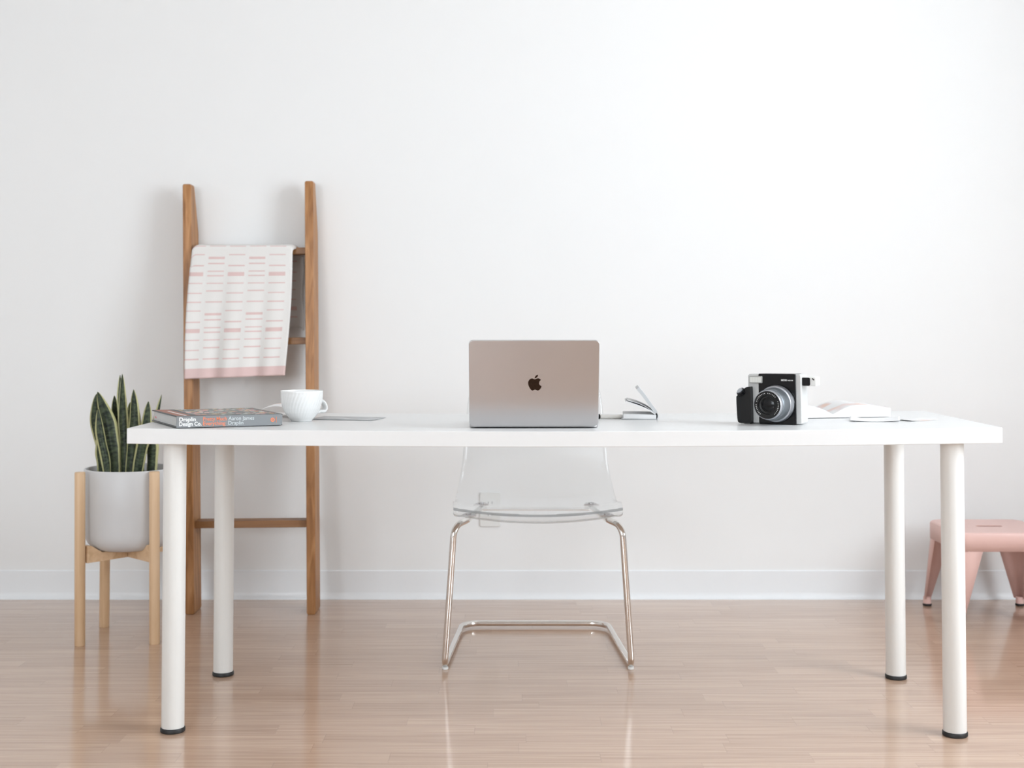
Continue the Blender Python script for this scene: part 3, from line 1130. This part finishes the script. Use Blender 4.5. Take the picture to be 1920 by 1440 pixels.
so = seat.build('seat', M['pink'], stool, smooth=28)
md = so.modifiers.new('thickness', 'SOLIDIFY')
md.thickness = 0.0018
md.offset = -1
for sx in (-1, 1):
    for sy in (-1, 1):
        g = MB()
        fxx, fyy = 0.166, 0.163
        zl, zh = 0.024, 0.266
        # three-sided tapered sheet: flange, rounded corner, flange; its top is tucked inside the apron
        sec = []
        for z, wd in ((zh, 0.080), (0.232, 0.080), (zl, 0.026)):
            k = max(0.0, (0.232 - z) / (0.232 - zl))
            cx = sx * (0.1548 + (fxx - 0.1548) * k)
            cy = sy * (0.1498 + (fyy - 0.1498) * k)
            if z == zh:
                cx, cy = sx * 0.1535, sy * 0.1485
            c = 0.036 * (1 - 0.72 * k)
            row = [(cx - sx * wd, cy, z), (cx - sx * c, cy, z), (cx - sx * c * 0.3, cy - sy * c * 0.3, z), (cx, cy - sy * c, z), (cx, cy - sy * wd, z)]
            sec.append(row)
        vv = [p for rr in sec for p in rr]
        ff = []
        for i in range(2):
            for k in range(4):
                ff.append((i * 5 + k, i * 5 + k + 1, (i + 1) * 5 + k + 1, (i + 1) * 5 + k))
        g.add(vv, ff)
        lo = g.build('leg', M['pink'], stool, smooth=50, fix=False)
        md = lo.modifiers.new('thickness', 'SOLIDIFY')
        md.thickness = 0.002
        md.offset = 0
        mt = Matrix.Translation((sx * (fxx - 0.010), sy * (fyy - 0.010), 0))
        MB().lathe([(0, 0.008), (0.0135, 0.008), (0.0125, 0.03), (0, 0.03)], 20, mt).build('foot', M['pink'], lo)
        MB().lathe([(0, 0), (0.0125, 0), (0.0148, 0.002), (0.0148, 0.0075), (0.012, 0.0082), (0, 0.0082)], 20, mt).build('rubber_tip', M['black_rubber'], lo)
for a in (-1, 1):
    MB().tube([(-0.13, -a * 0.125, 0.222), (-0.05, -a * 0.05, 0.235 + 0.004 * a), (0.05, a * 0.05, 0.235 + 0.004 * a), (0.13, a * 0.125, 0.222)], 0.0035, 10).build('brace', M['pink'], stool)

# ------------------------------------------------------------------ book
BX, BY, BA = -0.773, 3.013, radians(28.6)
bz = min(tz(-0.773, 3.03), tz(-0.89, 3.2)) + 0.0005
book = thing('art_book', 'thick grey hardback book with a colourful cover at the left end of the desk', 'book', (BX, BY, bz), BA)
BL, BW, BT = 0.254, 0.240, 0.0272
seat_on(book, -0.72, 3.18, 0.12)
bk = MB()
bk.box((0, 0.0015, 0), (BL, BW, 0.0027))
bk.build('back_cover', M['cover_dark'], book, bevel=0.0006)
bk = MB().box((0, 0.0015, BT - 0.0027), (BL, BW, BT)).build('front_cover', M['cover_dark'], book, bevel=0.0006)
MB().box((0.004, 0.014, BT), (0.037, BW - 0.006, BT + 0.0002)).build('title_panel', simple('red_orange_print', (0.34, 0.12, 0.075), 0.45, var=0.7, scale=110), bk, smooth=0)
MB().box((0.021, 0.010, BT), (0.026, BW - 0.06, BT + 0.0003)).build('title_stripe', M['white_ink'], bk, smooth=0)
MB().box((0.050, 0.012, BT), (BL - 0.010, BW - 0.006, BT + 0.0002)).build('cover_print', M['collage'], bk, smooth=0)
MB().box((0.004, 0.004, 0.0029), (BL - 0.004, BW - 0.004, BT - 0.0029)).build('page_block', M['pages'], book, smooth=0)
sp_ = MB().prism([(0.0, 0.0), (BL - 0.004, 0.0), (BL, 0.003), (BL, 0.004), (0, 0.004)], 0.0006, BT - 0.0006).build('spine', M['spine'], book, smooth=30)
RX = (radians(90), 0, 0)
yy = -0.0001
for name, body, mat, x, z, wd, size, bold in (
        ('title_lettering', 'Draplin', M['white_ink'], 0.006, 0.0150, 0.0385, 0.0128, 0.00035),
        ('title_lettering', 'Design Co.', M['white_ink'], 0.006, 0.0045, 0.052, 0.0128, 0.00035),
        ('title_lettering', 'Pretty Much', M['orange_ink'], 0.0615, 0.0150, 0.056, 0.0128, 0.0001),
        ('title_lettering', 'Everything', M['orange_ink'], 0.0615, 0.0045, 0.053, 0.0128, 0.0001),
        ('author_lettering', 'Aaron James', M['grey_ink'], 0.1215, 0.0150, 0.062, 0.0128, 0.0),
        ('author_lettering', 'Draplin', M['grey_ink'], 0.1215, 0.0045, 0.036, 0.0128, 0.0)):
    text_mesh(name, body, mat, sp_, wd, (x, yy, z), RX, size, bold)
e = MB()
e.lathe([(0.0026, 0), (0.0052, 0), (0.0052, 0.0004), (0.0026, 0.0004), (0.0026, 0)], 8, Matrix.Translation((0.229, yy, 0.0136)) @ Matrix.Rotation(radians(90), 4, 'X'))
e.lathe([(0, 0), (0.0013, 0), (0.0013, 0.0004), (0, 0.0004)], 4, Matrix.Translation((0.229, yy, 0.0136)) @ Matrix.Rotation(radians(90), 4, 'X'))
e.build('emblem', M['orange_ink'], sp_, smooth=0)
MB().box((0.2375, yy - 0.0004, 0.007), (0.2385, yy, 0.0205)).build('rule_mark', M['orange_ink'], sp_, smooth=0)
text_mesh('ribbon_print', 'DDC', M['pink_ink'], book, 0.022, (-0.0 + 0.0038, BW - 0.012, 0.0085), (radians(90), 0, radians(-90)), 0.006)

# ------------------------------------------------------------------ mug
MX, MY = -0.5295, 3.290
mug = thing('mug', 'white porcelain mug with swirled ribs beside the book', 'mug', (MX, MY, tz(MX, MY) + 0.0003))
mp_ = [(0, 0.0035), (0.020, 0.003), (0.0225, 0), (0.0255, 0), (0.027, 0.003), (0.034, 0.010), (0.042, 0.021), (0.0475, 0.033), (0.0512, 0.048), (0.0528, 0.062), (0.0532, 0.0745), (0.0526, 0.0765), (0.0508, 0.0765),
       (0.0500, 0.0745), (0.0490, 0.060), (0.044, 0.034), (0.034, 0.016), (0.02, 0.008), (0, 0.0065)]
mp2 = []
outer_idx = 12
dense = []
for i in range(len(mp_) - 1):
    k = 5 if 3 < i < 11 else 1
    for j in range(k):
        t_ = j / k
        dense.append((mp_[i][0] + (mp_[i + 1][0] - mp_[i][0]) * t_, mp_[i][1] + (mp_[i + 1][1] - mp_[i][1]) * t_))
dense.append(mp_[-1])


def ribs(a, z):
    return 1.0


cup = MB()
cup.lathe(dense, 288)
for i, p in enumerate(cup.v):
    rr = math.hypot(p[0], p[1])
    if rr > 1e-4:
        zz = p[2]
        # only the outer wall carries the ribs
        ro = rr
        row = None
        lim = 0.003 + 0.0
        outerwall = False
        for (a_, b_) in zip(mp_[4:12], mp_[5:13]):
            if a_[1] - 1e-6 <= zz <= b_[1] + 1e-6:
                r_e = a_[0] + (b_[0] - a_[0]) * ((zz - a_[1]) / max(1e-9, b_[1] - a_[1]))
                if abs(r_e - rr) < 1e-5:
                    outerwall = True
        if outerwall and zz < 0.0745:
            ang = math.atan2(p[1], p[0])
            f = abs(sin(18 * (ang - 7.5 * zz - 55 * max(0, 0.05 - zz) ** 2)))
            fade = min(1, (zz - 0.003) / 0.02) * min(1, max(0.35, (0.0745 - zz) / 0.006))
            k = 1 - 0.016 * (1 - f) * fade
            cup.v[i] = (p[0] * k, p[1] * k, zz)
cup.build('bowl', M['porcelain'], mug, smooth=60)
hd = catmull([(0.046, 0, 0.050), (0.056, 0, 0.0485), (0.0640, 0, 0.041), (0.0675, 0, 0.030), (0.062, 0, 0.0225), (0.050, 0, 0.0225), (0.0375, 0, 0.0195)], 8, closed=False)
hm = MB()
hm.tube([(p.x, p.y, p.z) for p in hd], 0.0050, 14)
for i, p in enumerate(hm.v):
    hm.v[i] = (p[0], p[1] * 2.3, p[2])
hm.build('handle', M['porcelain'], mug, smooth=60, rot=(0, 0, radians(38)))

# ------------------------------------------------------------------ laptop
LXc, LYc = 0.0515, 3.083
laptop = thing('laptop', 'grey aluminium laptop standing open with its lid back toward us', 'laptop', (LXc, LYc, tz(LXc, LYc) + 0.0004), 0.0)
LW, LD, LH = 0.304, 0.2125, 0.208
base = MB().prism(rrect(LW, LD, 0.012, 6, 0, LD / 2 + 0.002), 0.0018, 0.0150).build('base', M['aluminium'], laptop, bevel=0.002, bseg=3)
for sx in (-1, 1):
    for yy in (0.03, LD - 0.025):
        MB().lathe([(0, 0), (0.006, 0), (0.007, 0.001), (0.007, 0.0019), (0, 0.0019)], 20, Matrix.Translation((sx * 0.128, yy, 0))).build('rubber_foot', M['black_rubber'], base)
MB().prism(rrect(0.272, 0.104, 0.003, 3, 0, 0.068), 0.0150, 0.0156).build('keyboard', M['keys'], base)
MB().prism(rrect(0.134, 0.083, 0.003, 3, 0, 0.166), 0.0150, 0.0152).build('trackpad', M['aluminium'], base)
MB().tube([(-0.134, 0.006, 0.0095), (0.134, 0.006, 0.0095)], 0.0052, 16).build('hinge', M['gloss_black'], laptop, loc=(0, -0.0045, 0.001))
LT = Matrix.Translation((0, -0.0035, 0.0055)) @ Matrix.Rotation(radians(13.5), 4, 'X')
lid_plate = MB().prism(rrect(LW, LH, 0.010, 8, 0, LH / 2), -0.0030, 0.0030, LT @ Matrix.Rotation(radians(90), 4, 'X')).build('lid', M['aluminium'], laptop, bevel=0.0012, bseg=3)
# screen on the far side
MB().prism(rrect(LW - 0.012, LH - 0.018, 0.006, 4, 0, LH / 2 + 0.004), -0.0034, -0.0028, LT @ Matrix.Rotation(radians(90), 4, 'X')).build('screen', M['gloss_black'], lid_plate)
apple = [(1040, 537), (1095, 512), (1150, 495), (1200, 496), (1250, 520), (1302, 566), (1262, 600), (1236, 650), (1222, 710), (1231, 762), (1262, 808), (1322, 838), (1326, 866), (1310, 920), (1272, 975), (1222, 1025), (1170, 1045), (1122, 1035), (1082, 1015), (1045, 1008), (1003, 1015), (962, 1035), (915, 1044), (868, 1020), (812, 950), (768, 865), (740, 790), (727, 710), (740, 635), (775, 570), (830, 522), (890, 500), (940, 505), (992, 526)]
leafp = [(1168, 332), (1168, 372), (1140, 430), (1092, 473), (1026, 496), (1022, 468), (1048, 412), (1092, 362), (1132, 338)]
SCL = 3.06 / 2444.5 / 24


def to_lid(P, n):
    Q = catmull([(p[0], p[1], 0) for p in P], n)
    return [((q.x - 1010) * SCL, -(q.y - 706) * SCL / cos(radians(13.5))) for q in Q]


lc = 0.1055
lg = MB()
for P in (apple, leafp):
    q = to_lid(P, 5)
    q = [(x + 0.0008, y + lc) for x, y in q]
    lg.prism(list(reversed(q)), 0.0029, 0.0033, LT @ Matrix.Rotation(radians(90), 4, 'X'))
lg.build('lid_emblem', M['dark_mirror'], lid_plate, smooth=0)

# ------------------------------------------------------------------ notebook and pen
NX, NY = 0.370, 3.352
nb = thing('notebook', 'small white notebook standing half open to the right of the laptop', 'notebook', (NX, NY, tz(NX - 0.04, NY) + 0.0006), radians(-4))
ND = 0.13


def sheet_strip(path, th, name, mat):
    p = catmull([(x, z, 0) for x, z in path], 8, closed=False)
    b_ = MB()
    m2 = len(p)
    up, lo_ = [], []
    for i in range(m2):
        ta = (p[min(i + 1, m2 - 1)] - p[max(i - 1, 0)]).normalized()
        nn = Vector((-ta.y, ta.x, 0))
        up.append(p[i] + nn * th / 2)
        lo_.append(p[i] - nn * th / 2)
    poly = [(a.x, a.y) for a in up] + [(a.x, a.y) for a in reversed(lo_)]
    b_.prism(poly, 0, -ND, Matrix.Rotation(radians(90), 4, 'X'))
    return b_.build(name, mat, nb, smooth=50)


sheet_strip([(0.0, 0.0012), (-0.03, 0.0012), (-0.06, 0.0012), (-0.089, 0.0012)], 0.0022, 'cover', M['grey_cover'])
sheet_strip([(0.0, 0.0065), (-0.03, 0.0075), (-0.06, 0.0080), (-0.084, 0.0078)], 0.0105, 'page_block', M['paper'])
sheet_strip([(-0.002, 0.0135), (-0.018, 0.0235), (-0.045, 0.0350), (-0.078, 0.0460)], 0.0032, 'page_block', M['paper'])
sheet_strip([(-0.0035, 0.0150), (-0.020, 0.0285), (-0.046, 0.0410), (-0.074, 0.0490)], 0.0008, 'page', M['paper'])
sheet_strip([(0.0, 0.0165), (-0.014, 0.036), (-0.034, 0.064), (-0.0475, 0.0800)], 0.0085, 'cover', M['grey_cover'])
sheet_strip([(0.0025, 0.0008), (0.0042, 0.006), (0.0040, 0.013), (0.0008, 0.0185)], 0.0020, 'spine', M['grey_cover'])

pz = tz(0.22, 3.385)
pen = thing('marker_pen', 'pale pen with a black end lying between laptop and notebook', 'pen', (0.285, 3.385, pz), 0.0)
Rx = Matrix.Rotation(radians(-90), 4, 'Y')
MB().lathe([(0, 0), (0.0050, 0), (0.0058, 0.001), (0.0058, 0.054), (0.0052, 0.056), (0, 0.056)], 24, Matrix.Translation((0, 0, 0.0060)) @ Rx).build('barrel', M['pen_body'], pen)
MB().lathe([(0, 0.0565), (0.0052, 0.0565), (0.0064, 0.058), (0.0064, 0.074), (0.0040, 0.079), (0, 0.079)], 24, Matrix.Translation((0, 0, 0.0066)) @ Rx).build('cap', M['black_plastic'], pen)

# ------------------------------------------------------------------ instant camera
IX, IY, IA = 0.635, 3.158, radians(-33)
ic = thing('instant_camera', 'silver and black instant camera standing on the right half of the desk', 'camera', (IX, IY, tz(IX, IY) + 0.0006), IA)
seat_on(ic, IX, IY + 0.01, 0.06)
FR = Matrix.Rotation(radians(90), 4, 'X')          # xy outline -> xz, extruded along -y for +z
body = MB().prism(rrect(0.136, 0.119, 0.006, 5, 0, 0.0610), -0.043, -0.0, FR).build('body', M['light_silver'], ic, bevel=0.0025, bseg=3)
MB().prism(rrect(0.0940, 0.1215, 0.003, 4, 0.0080, 0.0608), -0.041, 0.0045, FR).build('front_panel', M['gloss_black'], ic, bevel=0.0015)
fl = MB().prism(rrect(0.0335, 0.0170, 0.002, 4, -0.0446, 0.1070), -0.010, 0.0085, FR).build('flash', M['silver'], ic, bevel=0.0012)
MB().prism(rrect(0.0290, 0.0130, 0.001, 3, -0.0446, 0.1070), 0.0084, 0.0090, FR).build('flash_window', ribbed_flash(), fl, smooth=0)
AX = Matrix.Translation((0.0080, 0, 0.0500)) @ Matrix.Rotation(radians(90), 4, 'X')
MB().lathe([(0, 0.004), (0.0460, 0.004), (0.0460, 0.007), (0.0450, 0.0085), (0, 0.0085)], 64, AX).build('lens_base', M['gloss_black'], ic)
MB().lathe([(0.036, 0.0084), (0.0448, 0.0084), (0.0430, 0.0190), (0.0415, 0.0200), (0.036, 0.0200)], 64, AX).build('lens_ring', M['barrel_silver'], ic)
barrel = MB().lathe([(0, 0.012), (0.0375, 0.012), (0.0375, 0.0235), (0.0398, 0.0242), (0.0385, 0.040), (0.0372, 0.0545), (0.0362, 0.0560), (0.0352, 0.0570), (0, 0.0570)], 64, AX).build('lens_barrel', M['gunmetal'], ic)
MB().lathe([(0.030, 0.0565), (0.0354, 0.0565), (0.0346, 0.0650), (0.0335, 0.0665), (0.030, 0.0665)], 64, AX).build('lens_rim', M['barrel_silver'], barrel)
front = MB().lathe([(0, 0.060), (0.0160, 0.060), (0.0170, 0.0625), (0.0215, 0.0635), (0.0225, 0.0665), (0.0326, 0.0670), (0.0336, 0.0660), (0.0336, 0.058), (0, 0.058)], 64, AX).build('lens_front', M['black_plastic'], barrel)
MB().lathe([(0, 0.0625), (0.006, 0.0622), (0.0115, 0.0612), (0.0150, 0.0600), (0, 0.0600)], 40, AX).build('lens_glass', M['gloss_black'], barrel)
mk = MB()
for k in range(34):
    a = radians(-50 + k * 280 / 33)                 # gap at the bottom
    if k in (9, 10, 17, 26):
        continue
    mm = AX @ Matrix.Rotation(a, 4, 'Z') @ Matrix.Translation((0.0278, 0, 0))
    s1 = 0.0006 + 0.0005 * random.random()
    s2 = 0.0005 + 0.0004 * random.random()
    mk.box((-s1, -s2, 0.0665), (s1, s2, 0.0671), 0, mm)
mk.build('lens_markings', M['white_ink'], front, smooth=0)
gp = catmull([(-0.0550, 0.004, 0), (-0.0550, 0.045, 0), (-0.0555, 0.086, 0), (-0.0590, 0.0895, 0), (-0.0670, 0.0880, 0), (-0.0790, 0.079, 0), (-0.0895, 0.068, 0), (-0.0918, 0.062, 0), (-0.0912, 0.035, 0), (-0.0895, 0.009, 0), (-0.0850, 0.0022, 0), (-0.0740, 0.0012, 0), (-0.0590, 0.0012, 0)], 4)
gp_m = MB().prism([(p.x, p.y) for p in gp], -0.030, 0.017, FR).build('grip', M['black_plastic'], ic, bevel=0.006, bseg=4)
nrm = Vector((-0.42, -0.62, 0.66)).normalized()
SB = Matrix.Translation((-0.0775, -0.0125, 0.0735)) @ Vector((0, 0, 1)).rotation_difference(nrm).to_matrix().to_4x4()
MB().lathe([(0, 0), (0.0112, 0), (0.0112, 0.0080), (0.0100, 0.0095), (0.0085, 0.0092), (0, 0.0092)], 36, SB).build('button_ring', M['gloss_black'], gp_m)
MB().lathe([(0, 0.008), (0.0078, 0.008), (0.0078, 0.0112), (0.0068, 0.0122), (0, 0.0126)], 36, SB).build('shutter_button', M['barrel_silver'], gp_m)
vf = MB().prism(rrect(0.037, 0.0225, 0.004, 4, 0.0835, 0.1035), -0.036, -0.008, FR).build('viewfinder', M['glide'], ic, bevel=0.002, bseg=3)
MB().prism(rrect(0.0205, 0.0195, 0.0035, 4, 0.0770, 0.1030), -0.010, -0.0060, FR).build('viewfinder_window', M['gloss_black'], vf, bevel=0.001)
MB().box((-0.0032, -0.0003, -0.0014), (0.0032, 0.0003, 0.0014), 0, Matrix.Translation((0.0950, 0.0077, 0.109)) @ Matrix.Rotation(radians(38), 4, 'Y')).build('strap_slot', M['black_rubber'], vf, smooth=0)
text_mesh('model_lettering', 'INSTAX', M['white_ink'], ic, 0.0148, (0.0195, -0.0046, 0.1045), RX, 0.0060, 0.00025)
text_mesh('model_lettering', 'WIDE 300', M['white_ink'], ic, 0.0138, (0.0355, -0.0046, 0.1047), RX, 0.0036, 0.0001)


# ------------------------------------------------------------------ papers
def paper(name, label, cat, loc, rz, w_, d_, mat, curl=0.0, th=0.0006, group=None, arch=0.0):
    b_ = MB()

    def fn(u, v):
        x = (u - 0.5) * w_
        y = (v - 0.5) * d_
        z = curl * (abs(u - 0.5) * 2) ** 2.2 * (0.6 + 0.4 * v) + arch * sin(pi * u) ** 1.3
        return (x, y, z + th * 0.6)
    b_.grid(24, 16, fn)
    o = b_.build(name, mat, None, smooth=180, fix=False)
    m_ = o.modifiers.new('thickness', 'SOLIDIFY')
    m_.thickness = th
    m_.offset = 0
    o.location = loc
    o.rotation_euler = (0, 0, rz)
    seat_on(o, loc[0], loc[1], w_ / 2)
    return tag(o, label, cat, group)


def on_table(x, y, dz=0.0):
    return (x, y, tz(x, y) + 0.0008 + dz)


paper('leaflet', 'grey printed leaflet lying flat behind the mug', 'leaflet', on_table(-0.425, 3.385), radians(-12), 0.17, 0.115, M['leaflet'], 0.0)
paper('paper_sheet', 'arched white sheet lying behind the gap between grey book and mug', 'paper', on_table(-0.615, 3.440), radians(4), 0.160, 0.13, M['magazine'], 0.0, arch=0.030)

mag = thing('open_magazine', 'open white magazine with pink pictures lying behind the instant camera', 'magazine', on_table(0.815, 3.44), radians(3))
seat_on(mag, 0.815, 3.44, 0.15)


def mag_half(sx, name):
    b_ = MB()

    def top(u):
        # page block arches up from the gutter and falls to the outer edge
        return 0.008 + 0.034 * sin(min(1, u * 1.35) * pi * 0.62) * (1 - 0.55 * u)
    pts = [(sx * 0.150 * k / 16, top(k / 16)) for k in range(17)] + [(sx * 0.150, 0.0), (0, 0.0)]
    b_.prism(pts, 0.10, -0.10, Matrix.Rotation(radians(90), 4, 'X'))
    return b_.build(name, M['magazine'], mag, smooth=40)


mag_half(-1, 'page_block')
mag_half(1, 'page_block')
paper('paper_sheet', 'curled white sheet lying at the right of the open magazine', 'paper', on_table(0.900, 3.245), radians(-16), 0.12, 0.10, M['paper'], 0.006)
paper('photo_print', 'small pink edged card lying on the desk farthest right', 'card', on_table(1.000, 3.235), radians(24), 0.085, 0.060, M['magazine'], 0.003)
